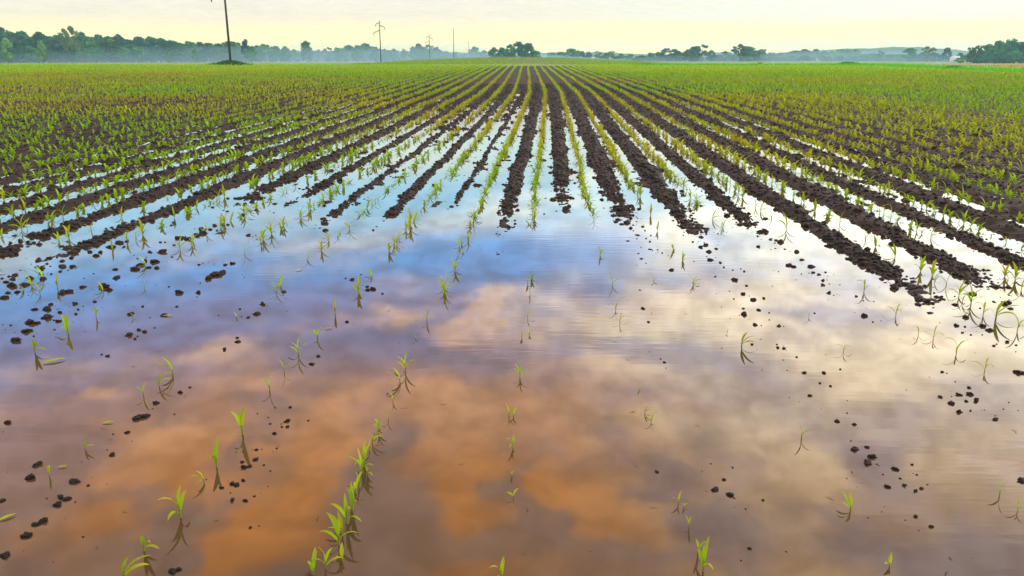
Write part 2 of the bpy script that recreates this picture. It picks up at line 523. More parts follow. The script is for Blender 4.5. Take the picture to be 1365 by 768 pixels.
# ------------------------------------------------------------------ ground sheet
def build_ground():
    Ys = [-200, -120, -70, -40, -25, -15, -8, -4, -1, 1]
    y = 2.0
    while y < 2400:
        Ys.append(y)
        if y < 5: y += .12
        elif y < 130: y *= 1.0052
        else: y *= 1.03
    Ys.append(2400)
    Ys = np.array(Ys)
    S = np.where(Ys >= 2, Ys + 2, 4 + (2 - Ys))
    s = np.linspace(-.8, .8, 1050)
    f = np.array([.004, .012, .03, .07, .15, .3, .6, 1.0])
    X = np.concatenate([-(0.8 * S[:, None] + f[::-1][None] * (2000 - .8 * S[:, None])), s[None] * S[:, None],
                        .8 * S[:, None] + f[None] * (2000 - .8 * S[:, None])], 1)
    Y = np.broadcast_to(Ys[:, None], X.shape)
    Z = terrain(X, Y) + relief(X, Y)
    nR, nC = X.shape
    idx = np.arange(nR * nC).reshape(nR, nC)
    Q = np.stack([idx[:-1, :-1], idx[:-1, 1:], idx[1:, 1:], idx[1:, :-1]], -1).reshape(-1, 4)
    # colour zones: bare soil, grass beyond the crop, stubble to the right
    C = np.empty(X.shape + (3,)); C[:] = SOIL
    n = fbm(X / 3.1, Y / 3.1, 77, 3)[..., None]
    C *= .8 + .4 * n
    nf = fbm(X / 35, Y / 25, 78, 3)[..., None]
    grass = np.array((.13, .20, .045)) * (1 - nf) + np.array((.20, .20, .06)) * nf
    g = sstep(112, 135, Y)[..., None] * np.ones_like(C)
    hill = (np.exp(-((X + 6) / 44) ** 4) * sstep(190, 250, Y) * (1 - sstep(345, 370, Y)))[..., None]
    brown = np.array((.10, .075, .045))
    C = C * (1 - g) + grass * g
    C = C * (1 - hill) + (brown * (.8 + .4 * n)) * hill
    right = np.maximum(sstep(12, 15, X) * sstep(106, 108, Y) * (1 - sstep(116, 119, Y)) * (X < 60), sstep(40.5, 42, X + 1.5 * (fbm(Y / 6, X * 0, 81) - .5)) * sstep(10, 30, Y) * (1 - sstep(118, 124, Y)) * (1 - sstep(60, 64, X)))[..., None]
    ver = np.array((.09, .34, .008)) + 0 * C
    C = C * (1 - right) + ver * right
    st = (sstep(51, 54, X + 2 * (fbm(Y / 8, X / 8, 82) - .5)) * (1 - sstep(128, 136, Y)) * sstep(10, 30, Y))[..., None]
    C = C * (1 - st) + np.array((.40, .19, .035)) * (.7 + .6 * nf) * st
    mound = np.exp(-((X - PX) / 2.2) ** 2 - ((Y - PY) / 2.0) ** 2)[..., None]
    C = C * (1 - mound) + np.array((.045, .12, .01)) * mound
    me = mesh_from("ground", np.stack([X, Y, Z], -1).reshape(-1, 3), Q, C.reshape(-1, 3), M_GROUND, True)
    tag(obj("ground", me), "dark ridged soil of the flooded corn field running to the trees", None, kind='structure')


build_ground()


def build_water():
    t = np.linspace(0, 2 * math.pi, 96, endpoint=False)
    cx, cy, ax, ay = -1.6, 13, 13.2, 42
    V = [(cx, cy, 0)]
    sgn = lambda v: np.sign(v) * np.abs(v) ** .55
    for a in t:
        V.append((cx + ax * sgn(math.cos(a)), cy + ay * sgn(math.sin(a)), 0))
    T = np.array([(0, 1 + i, 1 + (i + 1) % 96) for i in range(96)])
    me = mesh_from("water", V, T, None, water_material())
    tag(obj("water", me), "muddy flood water lying over the corn rows and mirroring the sky", None, kind='structure')


build_water()


# ------------------------------------------------------------------ corn
def strips(base, az, L, W, a0, droop, S, fold=0.0, twist=None, curl=0.0):
    """arching strap leaves, vectorised. returns V (m*(S+1)*k,3), quads, t per vertex"""
    m = len(L)
    t = np.linspace(0, 1, S + 1)
    ang = a0[:, None] - droop[:, None] * t[None] ** 1.3
    ds = (L / S)[:, None]
    r = np.concatenate([np.zeros((m, 1)), np.cumsum(np.cos(ang[:, :-1]) * ds, 1)], 1)
    h = np.concatenate([np.zeros((m, 1)), np.cumsum(np.sin(ang[:, :-1]) * ds, 1)], 1)
    azz = az[:, None] + curl * t[None] ** 2 * (np.sign(np.sin(az * 7.3))[:, None])
    P = np.stack([base[:, None, 0] + r * np.cos(azz), base[:, None, 1] + r * np.sin(azz), base[:, None, 2] + h], -1)
    wp = np.interp(t, [0, .15, .45, .8, 1], [.35, .75, 1, .62, .03])
    w = W[:, None] * wp[None] * .5
    side = np.stack([-np.sin(az), np.cos(az), np.zeros(m)], -1)[:, None, :]
    if twist is not None:
        tw = twist[:, None] * t[None]
        nrm = np.stack([-np.sin(ang) * np.cos(az)[:, None], -np.sin(ang) * np.sin(az)[:, None], np.cos(ang)], -1)
        side = side * np.cos(tw)[..., None] + nrm * np.sin(tw)[..., None]
    if fold:
        nrm = np.stack([-np.sin(ang) * np.cos(az)[:, None], -np.sin(ang) * np.sin(az)[:, None], np.cos(ang)], -1)
        V = np.stack([P + side * w[..., None] + nrm * (w * fold)[..., None], P, P - side * w[..., None] + nrm * (w * fold)[..., None]], 2)
        k = 3
    else:
        V = np.stack([P + side * w[..., None], P - side * w[..., None]], 2)
        k = 2
    idx = np.arange(m * (S + 1) * k).reshape(m, S + 1, k)
    Q = [np.stack([idx[:, :-1, j], idx[:, :-1, j + 1], idx[:, 1:, j + 1], idx[:, 1:, j]], -1).reshape(-1, 4) for j in range(k - 1)]
    tt = np.broadcast_to(t[None, :, None], idx.shape).reshape(-1)
    return V.reshape(-1, 3), np.concatenate(Q), tt


def leaf_mesh(name, base, az, L, W, a0, droop, c, S=8, fold=.35, twist=0.0, tip=.25):
    V, Q, t = strips(np.array([base], float), np.array([az]), np.array([L]), np.array([W * 1.25]), np.array([a0]), np.array([droop]), S, fold,
                     np.array([twist]))
    C = np.array(c)[None] * (1 - tip * t[:, None] ** 2) + STRAW[None] * (tip * t[:, None] ** 2)
    return V, Q, C


def plant_spec(kind, r):
    """list of leaves (height, azimuth, length, width, start angle, droop, twist) on a unit 0.2 m seedling"""
    out = []
    a = r.uniform(0, 6.28)
    U = r.uniform
    if kind == 'upright':
        out = [(.05, a, .17, .024, R(82), R(35), U(-.6, .6)), (.035, a + 3.0 + U(-.3, .3), .15, .022, R(66), R(75), U(-.5, .5))]
    elif kind == 'spread':
        n = r.choice([4, 5])
        for i in range(n):
            s = i / (n - 1)
            out.append((.02 + .05 * s, a + i * 3.14 + U(-.5, .5), U(.15, .22) * (1.05 - .2 * abs(s - .5)), U(.020, .028), R(50 + 35 * s + U(-6, 6)),
                        R(U(75, 115) - 50 * s), U(-.5, .5)))
    elif kind == 'lean':
        out = [(.03, a, .20, .026, R(58), R(60), U(-.4, .4)), (.02, a + .5, .15, .022, R(40), R(85), .4), (.045, a - .4, .15, .024, R(75), R(40), -.3)]
    elif kind == 'thin':
        for i in range(3):
            out.append((.01 + .02 * i, a + i * 2.3 + U(-.4, .4), U(.15, .22), U(.010, .014), R(60 + 8 * i), R(U(90, 140)), U(-.5, .5)))
    elif kind == 'small':
        out = [(.02, a, .09, .020, R(75), R(50), .3), (.015, a + 2.6, .08, .018, R(50), R(70), -.3)]
    return out


def leaf_colour(r, kind=''):
    f = r.random() ** .6
    c = GREEN * (1 - f) + LIME * f
    q = r.random()
    if q < .35 or kind == 'thin':
        c = c * .55 + OLIVE * .45
    elif q < .5:
        c = c * .35 + np.array((.36, .30, .02)) * .65
    return c * (.85 + .35 * r.random())


def make_proto_parts(kind, seed):
    """-> (stem mesh, [leaf meshes])"""
    r = random.Random(seed)
    leaves = plant_spec(kind, r)
    top = max(l[0] for l in leaves) + .012
    mb = MB()
    sr = .0035 if kind in ('thin', 'small') else .0055
    mb.tube([(0, 0, -.05), (0, 0, 0), (.001, 0, top * .6), (0, .001, top)], [sr * 1.15, sr * 1.1, sr, sr * .6], 7, C=(.20, .26, .03))
    stem = mb.mesh("stem", M_LEAF, True)
    ls = []
    for l in leaves:
        V, Q, C = leaf_mesh("leaf", (0, 0, l[0]), l[1], l[2], l[3], l[4], l[5], leaf_colour(r, kind), twist=l[6], tip=.3 + .6 * r.random())
        ls.append(mesh_from("leaf", V, Q, C, M_LEAF, True))
    return stem, ls


def make_proto_single(kind, seed):
    r = random.Random(seed)
    mb = MB()
    leaves = plant_spec(kind, r)
    top = max(l[0] for l in leaves) + .01
    mb.tube([(0, 0, -.05), (0, 0, top)], [.0055, .0035], 5, C=(.20, .26, .03))
    for l in leaves:
        V, Q, C = leaf_mesh("leaf", (0, 0, l[0]), l[1], l[2], l[3], l[4], l[5], leaf_colour(r, kind), S=6, twist=l[6], tip=.25 + .3 * r.random())
        mb.add(V, Q, None, C)
    return mb.mesh("corn_seedling", M_LEAF, True)


KINDS = ('upright', 'spread', 'lean', 'thin', 'small')
PARTS = {k: [make_proto_parts(k, 100 + 13 * i + j) for j in range(4)] for i, k in enumerate(KINDS)}
SINGLE = {k: [make_proto_single(k, 300 + 13 * i + j) for j in range(6)] for i, k in enumerate(KINDS)}
KH = dict(upright=.20, spread=.19, lean=.18, thin=.15, small=.10)    # rough height of each kind at scale 1

# seedlings read off the flooded foreground: crop origin, then (x, y of base, height) in quarter pixels, kind
S_ = 3.84
FG = [
    ((0, 370), [(493, 205, 62, 'upright'), (350, 290, 80, 'lean'), (180, 385, 70, 'lean'), (680, 205, 30, 'small'), (740, 55, 45, 'upright'),
                (1210, 205, 28, 'small'), (885, 500, 80, 'lean'), (815, 555, 65, 'lean'), (735, 605, 75, 'upright'), (1242, 805, 155, 'upright'),
                (295, 55, 70, 'upright'), (205, 85, 55, 'thin')]),
    ((340, 370), [(410, 190, 75, 'upright'), (320, 310, 65, 'small'), (222, 395, 62, 'spread'), (150, 490, 70, 'upright'), (75, 580, 95, 'upright'),
                  (880, 225, 58, 'upright'), (820, 312, 28, 'small'), (770, 480, 70, 'spread'), (742, 540, 65, 'lean'), (706, 638, 52, 'upright'),
                  (682, 730, 55, 'upright'), (630, 765, 45, 'small'), (1300, 712, 65, 'upright')]),
    ((680, 370), [(90, 205, 40, 'thin'), (60, 310, 38, 'small'), (98, 292, 35, 'small'), (90, 30, 40, 'small'), (540, 168, 52, 'thin'),
                  (562, 222, 45, 'thin'), (1185, 352, 70, 'lean'), (50, 512, 48, 'spread'), (18, 712, 50, 'small'), (690, 692, 30, 'lean'),
                  (722, 740, 50, 'thin'), (660, 575, 16, 'small'), (1110, 287, 16, 'small'), (735, 15, 30, 'small')]),
    ((1015, 370), [(525, 70, 65, 'thin'), (688, 195, 58, 'thin'), (242, 205, 28, 'thin'), (420, 380, 45, 'thin'), (803, 292, 45, 'thin'),
                   (880, 315, 55, 'thin'), (998, 385, 75, 'thin'), (1142, 480, 65, 'thin'), (1200, 210, 90, 'lean'), (1135, 190, 70, 'thin'),
                   (1072, 140, 70, 'spread'), (1030, 120, 60, 'thin'), (1310, 270, 70, 'thin'), (1330, 60, 60, 'thin'), (1260, 30, 50, 'thin')]),
    ((0, 568), [(435, 118, 45, 'lean'), (253, 255, 65, 'upright'), (1110, 212, 140, 'upright'), (1045, 290, 60, 'lean'), (925, 470, 120, 'spread'),
                (738, 640, 95, 'lean'), (635, 790, 130, 'lean')]),
    ((340, 568), [(632, 30, 50, 'spread'), (585, 130, 75, 'upright'), (548, 240, 80, 'spread'), (575, 250, 60, 'lean'), (492, 400, 105, 'upright'), (500, 440, 90, 'spread'), (470, 500, 110, 'spread'), (448, 555, 90, 'lean'), (560, 190, 70, 'spread'), (530, 300, 80, 'upright'), (515, 345, 75, 'lean'), (360, 730, 80, 'spread'), (600, 85, 60, 'lean'),
                  (430, 610, 110, 'spread'), (445, 690, 80, 'small'), (300, 760, 90, 'lean'), (1320, 112, 50, 'spread'), (1312, 255, 35, 'small'),
                  (1322, 370, 55, 'small'), (1262, 790, 90, 'spread')]),
    ((680, 568), [(860, 400, 65, 'upright'), (915, 520, 70, 'upright'), (960, 655, 95, 'upright'), (988, 745, 110, 'spread'), (890, 415, 30, 'small')]),
    ((1015, 568), [(205, 65, 85, 'upright'), (455, 432, 70, 'lean'), (1218, 360, 85, 'upright'), (1310, 440, 60, 'thin'), (655, 720, 65, 'small')]),
]
FLOAT = [((0, 370), [(280, 430, 110), (555, 745, 55), (860, 198, 55)]), ((340, 370), [(380, 262, 45)]), ((0, 568), [(320, 212, 45), (40, 470, 80)]),
         ((340, 180), [(225, 693, 50)])]

ORD = ('zeroth first second third fourth fifth sixth seventh eighth ninth tenth eleventh twelfth thirteenth fourteenth fifteenth sixteenth '
       'seventeenth eighteenth nineteenth').split()
TENS = {20: 'twent', 30: 'thirt', 40: 'fort', 50: 'fift', 60: 'sixt', 70: 'sevent', 80: 'eight', 90: 'ninet'}


def ordinal(n):
    if n < 20: return ORD[n]
    t, u = n // 10 * 10, n % 10
    return TENS[t] + ('ieth' if u == 0 else 'y-' + ORD[u])


def row_name(k):
    if k == 0: return "the middle row"
    return f"{ordinal(abs(k))} row {'left' if k < 0 else 'right'} of middle"


def gap_name(b):
    n = b + 1 if b >= 0 else -b
    return f"{ordinal(n)} row gap {'right' if b >= 0 else 'left'} of middle"


def in_frame(X, Y, Z, m=25):
    px, py, _ = project(X, Y, Z)
    return (px > -m) & (px < 1365 + m) & (py > -m) & (py < 768 + m) & (Y > 1)


seedlings = []      # dict(x,y,z,s,kind,parts)
for (ox, oy), lst in FG:
    for cx, cy, h, kind in lst:
        X, Y, t = on_ground(ox + cx / S_, oy + cy / S_)
        hm = h / S_ * t / F / .93
        seedlings.append(dict(x=X, y=Y, z=0.0, s=max(.32, min(1.05, .88 * hm / KH[kind] * (1.4 if kind in ('spread', 'lean') else 1.15))), kind=kind, parts=True))

# the drilled rows beyond
pl = []
for k in range(-190, 62):
    y = 1.2 if abs(k) > 10 else 7.0
    n0 = int((118 - y) / .175)
    ys = y + np.arange(n0) * .175 + rng.uniform(-.06, .06, n0)
    xs = k * SP + rowc(ys) + rng.normal(0, .022, n0)
    pr = np.full(n0, .93)
    if abs(k) <= 10:
        full = {0: 11.5, 1: 11.5, -1: 7.3, 2: 12, 3: 12.5, 4: 12, 5: 10.5, 6: 9.5, 7: 8.5, 8: 7.5, -2: 14, -3: 17, -4: 17, -5: 16, -6: 14, -7: 12, -8: 9}.get(k, 6)
        low = .75 if k in (-1, -2, -3, -4, -5, -6) else .3
        pr = np.where(ys < full, low, .93)
        pr = np.where((ys < 8.6) & (abs(k) < 5) & (k != -1), pr * .45, pr)
        if k in (-3, -4, -5): pr = np.where(ys < 24, pr * .75, pr)
    pr = pr * np.clip(.55 + .75 * fbm(xs / 1.7 + k, ys / 1.7, 91, 2), 0, 1.1)
    keep = rng.random(n0) < pr
    keep &= (np.abs(xs) < .78 * ys + 5) & (xs < 40.5 + .5 * rng.normal(size=n0)) & (xs > -92)
    keep &= ~((ys > 106.5 + .4 * rng.normal(size=n0)) & (xs > 13 + rng.normal(size=n0)))
    xs, ys = xs[keep], ys[keep]
    pl.append(np.stack([xs, ys, np.full(len(xs), k)], -1))
pl = np.concatenate(pl)
pz = np.maximum(terrain(pl[:, 0], pl[:, 1]) + relief(pl[:, 0], pl[:, 1], False), -.06)
vis = in_frame(pl[:, 0], pl[:, 1], pz)
size = 1.0 * (.75 + .5 * rng.random(len(pl)))
size *= .8 + .45 * fbm(pl[:, 0] / 4, pl[:, 1] / 4, 92, 2)
size *= 1 + .28 * sstep(5, 12, pl[:, 0]) + .12 * sstep(35, 60, pl[:, 1])
dist = np.hypot(pl[:, 0], pl[:, 1]) / size
dist = np.where(vis, dist, 1e9)
order = np.argsort(dist)
n_ind = 298 - len(seedlings)
ind = order[:n_ind]
rest = np.ones(len(pl), bool); rest[ind] = False
for i in ind:
    k = int(pl[i, 2])
    flooded = pz[i] < 0
    kd = random.choices(('upright', 'spread', 'lean', 'thin'), (.06, .36, .24, .34))[0] if flooded else random.choices(('spread', 'upright', 'lean'), (.6, .2, .2))[0]
    seedlings.append(dict(x=pl[i, 0], y=pl[i, 1], z=min(pz[i], 0) if flooded else pz[i], s=size[i] * .70, kind=kd, parts=False, k=k))

LOOK = dict(upright='upright corn seedling', spread='bushy corn seedling', lean='leaning corn seedling',
            thin='thin wispy corn seedling', small='tiny corn seedling')
rows = {}
for d in seedlings:
    k = d.get('k', int(round((d['x'] - float(rowc(d['y']))) / SP)))
    d['k'] = k
    rows.setdefault(k, []).append(d)
for k, lst in rows.items():
    lst.sort(key=lambda d: d['y'])
    for i, d in enumerate(lst):
        where = "out of flood water" if d['z'] <= 0 else "from dark soil"
        d['label'] = f"{LOOK[d['kind']]}, {ordinal(i + 1)} from near end of {row_name(k)}"
r2 = random.Random(5)
for d in seedlings:
    loc = (d['x'], d['y'], max(d['z'], -.02) if d['z'] <= 0 else d['z'])
    rz = r2.uniform(0, 6.28)
    if d['parts']:
        stem, ls = r2.choice(PARTS[d['kind']])
        root = empty("corn_seedling", loc, rz, d['s'])
        obj("stem", stem, root)
        for l in ls: obj("leaf", l, root)
    else:
        root = obj("corn_seedling", r2.choice(SINGLE[d['kind']]))
        root.location = loc; root.rotation_euler = (0, 0, rz); root.scale = (d['s'],) * 3
    tag(root, d['label'], "seedling", "corn seedlings in the flooded rows")

# floating leaves
fl = []
for (ox, oy), lst in FLOAT:
    for cx, cy, w in lst:
        X, Y, t = on_ground(ox + cx / S_, oy + cy / S_)
        fl.append((X, Y, w / S_ * t / F))
fl.sort(key=lambda q: q[1])
FLAB = ["pale corn leaf floating flat near the lower left corner", "short green leaf lying on water left of the leaning pair",
        "curved leaf floating just above the orange reflection at far left", "long pale leaf floating on purple water at the left edge",
        "small floating leaf between two upright seedlings left of centre", "leaf caught on a soil clod on blue water at left",
        "broad green leaf floating on blue water left of centre"]
for i, (X, Y, L) in enumerate(fl):
    V, Q, C = leaf_mesh("leaf", (0, 0, .002), 0, L, L * .24, R(6), R(10), leaf_colour(r2) * .6 + OLIVE * .5, fold=.2, tip=.5)
    V[:, 0] -= L / 2
    o = obj("floating_leaf", mesh_from("floating_leaf", V, Q, C, M_LEAF, True))
    o.location = (X, Y, .003); o.rotation_euler = (0, 0, r2.uniform(.2, .9))
    tag(o, FLAB[i % len(FLAB)], "leaf")


def build_corn_stuff():
    P = pl[rest]; Z = pz[rest]; s = size[rest]
    far = P[:, 1] > 34
    mbV, mbQ, mbC, n = [], [], [], 0
    for sel, nl, S in ((~far, 6, 4), (far, 5, 3)):
        p, z, sc = P[sel], Z[sel], s[sel]
        m = len(p)
        a0 = rng.uniform(0, 6.28, m)
        patch = fbm(p[:, 0] / 9, p[:, 1] / 11, 95, 3)
        p2 = fbm(p[:, 0] / 2.2, p[:, 1] / 2.6, 96, 2)
        for j in range(nl):
            q = j / (nl - 1)
            az = a0 + j * math.pi + rng.uniform(-.7, .7, m)
            L = sc * rng.uniform(.115, .19, m)
            W = sc * rng.uniform(.026, .042, m) * np.where(p[:, 1] > 34, 1.3, 1.0)
            st = R(48) + R(32) * q + rng.uniform(-.12, .12, m)
            dr = R(138) - R(40) * q + rng.uniform(-.35, .35, m)
            base = np.stack([p[:, 0], p[:, 1], z + sc * (.01 + .05 * q)], -1)
            V, Q, t = strips(base, az, L, W, st, dr, S)
            far_ = sstep(62, 92, p[:, 1])[:, None]
            f = np.clip((patch - .38) / .30, 0, 1)[:, None] * (1 - .75 * far_) * (1 - .35 * sstep(6, 14, p[:, 0]))[:, None]
            g = np.clip((p2 - .35) / .3, 0, 1)[:, None]
            c = (GREEN * .5 + LIME * .5) * (1 - f) + (OLIVE * .62 + LIME * .38) * f
            c = c * (1 - .28 * g * f) + RUST * (.28 * g * f)
            c = c * rng.uniform(.8, 1.35, (m, 1)) * (1 + .30 * far_)
            k = len(t) // m
            C = np.repeat(c, k, 0)
            tt = .35 * t[:, None] ** 2
            C = C * (1 - tt) + STRAW * .8 * tt
            mbV.append(V); mbQ.append(Q + n); mbC.append(C); n += len(V)
    # rows on the rise beyond: far too small to tell one plant from the next
    for k in range(-64, 62):
        ys = np.arange(205, 352, 1.1)
        xs = k * SP + rowc(ys) - 2
        m = len(ys)
        if abs(k + 3) > 52: continue
        zz = terrain(xs, ys)
        for j in range(2):
            base = np.stack([xs + rng.normal(0, .05, m), ys + rng.uniform(-.4, .4, m), zz - .02], -1)
            V, Q, t = strips(base, rng.uniform(0, 6.28, m), np.full(m, .42), rng.uniform(.25, .4, m), np.full(m, R(75)), np.full(m, R(70)), 2)
            c = np.repeat((GREEN * .6 + OLIVE * .4)[None] * rng.uniform(.8, 1.2, (m, 1)), len(t) // m, 0)
            mbV.append(V); mbQ.append(Q + n); mbC.append(c); n += len(V)
    me = mesh_from("corn_rows", np.concatenate(mbV), np.concatenate(mbQ), np.concatenate(mbC), M_LEAF, True)
    tag(obj("corn_rows", me), "long drilled rows of young green corn running back to the trees", "corn", kind='stuff')
    print("corn stuff plants", rest.sum())


build_corn_stuff()

# ------------------------------------------------------------------ clods
def clod_mesh(seed, sub=2, squash=.7):
    import bmesh
    bm = bmesh.new()
    bmesh.ops.create_icosphere(bm, subdivisions=sub, radius=.5)
    for v in bm.verts:
        p = v.co.copy()
        q = Vector((seed * 3.1, seed * 1.7, 0))
        d = .95 + .55 * mnoise.noise(p * 2.6 + q) + .42 * abs(mnoise.noise(p * 6 + q)) - .35 * abs(mnoise.noise(p * 11 - q)) + .15 * mnoise.noise(p * 24 + q)
        v.co = Vector((p.x * d, p.y * d * (.75 + .25 * math.sin(seed)), p.z * d * squash))
    me = bpy.data.meshes.new("soil_clod")
    bm.to_mesh(me); bm.free()
    a = me.color_attributes.new("tint", 'FLOAT_COLOR', 'POINT')
    c = np.ones((len(me.vertices), 4), np.float32); c[:, :3] = SOIL * (1.3 + .35 * (seed % 4))
    a.data.foreach_set("color", c.ravel())
    me.materials.append(M_SOIL)
    return me


CLODS = [clod_mesh(i, 3) for i in range(10)]
CL_PX = [
    ((0, 180), [(640, 700, 0), (690, 690, 45), (720, 668, 40), (745, 645, 35), (790, 650, 45), (800, 682, 25), (760, 680, 30), (1070, 735, 60), (1110, 715, 70), (1140, 705, 40),
                (1190, 660, 30), (1155, 665, 25), (920, 530, 50), (960, 535, 40), (1010, 515, 40), (1040, 505, 45), (1030, 480, 35),
                (1075, 485, 25), (1100, 465, 30), (1140, 460, 25), (1165, 460, 18), (1110, 490, 18), (1245, 410, 25), (1255, 355, 25), (1290, 345, 30),
                (1310, 385, 25), (1270, 515, 25), (1315, 535, 10), (1020, 665, 18), (880, 625, 14), (890, 565, 18), (845, 550, 14), (820, 550, 14),
                (830, 600, 45), (765, 600, 30), (375, 605, 60), (400, 588, 40), (365, 630, 30), (440, 575, 30), (460, 600, 35), (490, 620, 35),
                (515, 600, 30), (570, 575, 50), (610, 555, 45), (650, 545, 30), (320, 675, 50), (370, 675, 40), (310, 700, 22), (210, 685, 40),
                (240, 660, 18), (150, 735, 50), (220, 740, 40), (210, 715, 25), (65, 740, 35), (30, 755, 30), (590, 690, 25), (595, 730, 40), (530, 765, 30)]),
    ((0, 370), [(60, 45, 55), (130, 40, 50), (90, 75, 35), (20, 105, 45), (40, 80, 30), (220, 10, 30), (318, 82, 55), (350, 75, 40), (425, 50, 35), (535, 50, 55),
                (560, 65, 35), (595, 5, 30), (175, 165, 35), (240, 165, 45), (260, 140, 30), (305, 180, 35), (240, 205, 50), (300, 225, 35), (150, 232, 60),
                (190, 235, 40), (135, 275, 50), (80, 325, 50), (55, 245, 12), (385, 135, 30), (400, 165, 20), (485, 125, 25), (730, 150, 15), (670, 188, 35),
                (840, 195, 35), (920, 80, 45), (1015, 78, 30), (905, 150, 18), (865, 48, 12), (660, 295, 40), (710, 270, 25), (740, 280, 30), (690, 315, 18),
                (550, 403, 25), (1315, 188, 35), (1270, 205, 22), (1340, 140, 20), (1150, 370, 33), (1218, 330, 28), (1215, 310, 18), (920, 590, 28),
                (800, 645, 35), (705, 720, 60), (745, 712, 50), (40, 745, 40)]),
    ((340, 370), [(40, 138, 38), (10, 188, 38), (150, 75, 30), (495, 12, 28), (605, 62, 40), (575, 65, 30), (575, 48, 18), (470, 228, 22), (323, 405, 22),
                  (290, 443, 30), (165, 735, 40), (180, 665, 18)]),
    ((680, 370), [(680, 160, 28), (708, 228, 18), (790, 435, 18), (1150, 13, 38), (1210, 43, 18), (1190, 85, 30), (1145, 110, 12), (1245, 115, 28),
                  (1272, 167, 28), (1197, 190, 40), (1195, 160, 18), (1253, 243, 32)]),
    ((680, 180), [(40, 385, 22), (25, 438, 14), (25, 455, 16), (22, 470, 14), (175, 405, 12), (450, 270, 12), (630, 380, 30), (660, 380, 22), (628, 412, 22),
                  (680, 470, 22), (690, 490, 12), (720, 515, 12), (695, 530, 12), (715, 547, 18), (755, 588, 10), (778, 605, 12), (895, 378, 20),
                  (925, 440, 22), (960, 472, 18), (890, 475, 25), (945, 508, 18), (925, 475, 18), (990, 480, 14), (1005, 508, 14), (935, 548, 18),
                  (975, 575, 25), (1000, 565, 28), (1055, 583, 18), (1025, 640, 30), (1075, 655, 18), (1095, 678, 15), (1140, 692, 15), (1150, 743, 33),
                  (1050, 725, 15), (825, 692, 25), (1280, 498, 35), (1305, 495, 30), (1270, 572, 22), (1180, 460, 12), (1215, 480, 12)]),
    ((1015, 180), [(15, 495, 40), (75, 540, 20), (180, 600, 35), (205, 640, 25), (140, 668, 35), (165, 675, 30), (255, 675, 40), (265, 705, 22), (295, 715, 22),
                   (315, 745, 20), (205, 712, 10)]),
    ((1015, 370), [(315, 40, 33), (315, 15, 15), (345, 80, 28), (485, 97, 16), (800, 120, 33), (885, 80, 14), (920, 100, 20), (1245, 135, 40), (1190, 125, 18),
                   (1045, 205, 35), (1130, 250, 38), (1000, 248, 35), (1030, 283, 18), (990, 140, 30), (525, 197, 38), (570, 228, 12), (88, 250, 28),
                   (85, 360, 20), (115, 363, 25), (180, 408, 12), (218, 488, 28), (320, 490, 25), (300, 542, 16), (248, 605, 22), (388, 738, 28), (475, 752, 22),
                   (915, 612, 28), (968, 645, 38), (1012, 602, 35), (1070, 600, 33), (1100, 632, 45), (1048, 635, 22), (1012, 688, 32), (1063, 565, 22),
                   (1195, 728, 38), (1190, 350, 18), (1258, 330, 24), (1303, 347, 14), (1310, 487, 40), (1335, 490, 35), (925, 485, 22)]),
    ((0, 568), [(190, 200, 55), (155, 265, 50), (380, 285, 60), (310, 365, 50), (345, 375, 45), (295, 405, 45), (215, 490, 50), (180, 505, 40), (140, 565, 60),
                (25, 665, 55), (650, 35, 28), (573, 148, 33), (15, 383, 30), (1250, 212, 35), (1275, 208, 30), (1305, 175, 25), (1240, 185, 22), (1210, 302, 38),
                (1245, 280, 28), (1190, 378, 40), (1255, 383, 35), (885, 745, 45), (915, 735, 35), (1135, 318, 25)]),
    ((340, 568), [(5, 170, 25), (45, 200, 14), (100, 40, 25), (165, 5, 22)]),
    ((680, 568), [(1045, 328, 45), (1125, 355, 35), (1095, 275, 22), (1225, 628, 22)]),
    ((1015, 568), [(478, 120, 45), (540, 110, 25), (565, 160, 50), (545, 190, 50), (685, 222, 45), (645, 312, 42), (733, 303, 28), (790, 332, 28), (790, 465, 28),
                   (870, 515, 28), (1335, 280, 50)]),
]
clods = []
for (ox, oy), lst in CL_PX:
    for cx, cy, w in lst:
        if not w: continue
        X, Y, t = on_ground(ox + cx / S_, oy + cy / S_)
        clods.append((X, Y, .002, w / S_ * t / F * .95))
gaps = {}
for c in clods:
    gaps.setdefault(int(math.floor((c[0] - float(rowc(c[1]))) / SP)), []).append(c)
for b, lst in gaps.items():
    lst.sort(key=lambda c: c[1])
    for i, c in enumerate(lst):
        o = obj("soil_clod", r2.choice(CLODS))
        s = c[3]
        o.location = (c[0], c[1], c[2]); o.rotation_euler = (r2.uniform(-.3, .3), r2.uniform(-.3, .3), r2.uniform(0, 6.28))
        o.scale = (s * r2.uniform(.9, 1.15), s * r2.uniform(.8, 1.05), s * r2.uniform(.6, .95))
        sz = "large dark soil clod" if s > .075 else "dark soil clod" if s > .045 else "small dark soil clod"
        tag(o, f"{sz}, {ordinal(i + 1)} from near end in {gap_name(b)}", "clod", "soil clods poking out of the flood water")
print("individual clods", len(clods), "seedlings", len(seedlings))


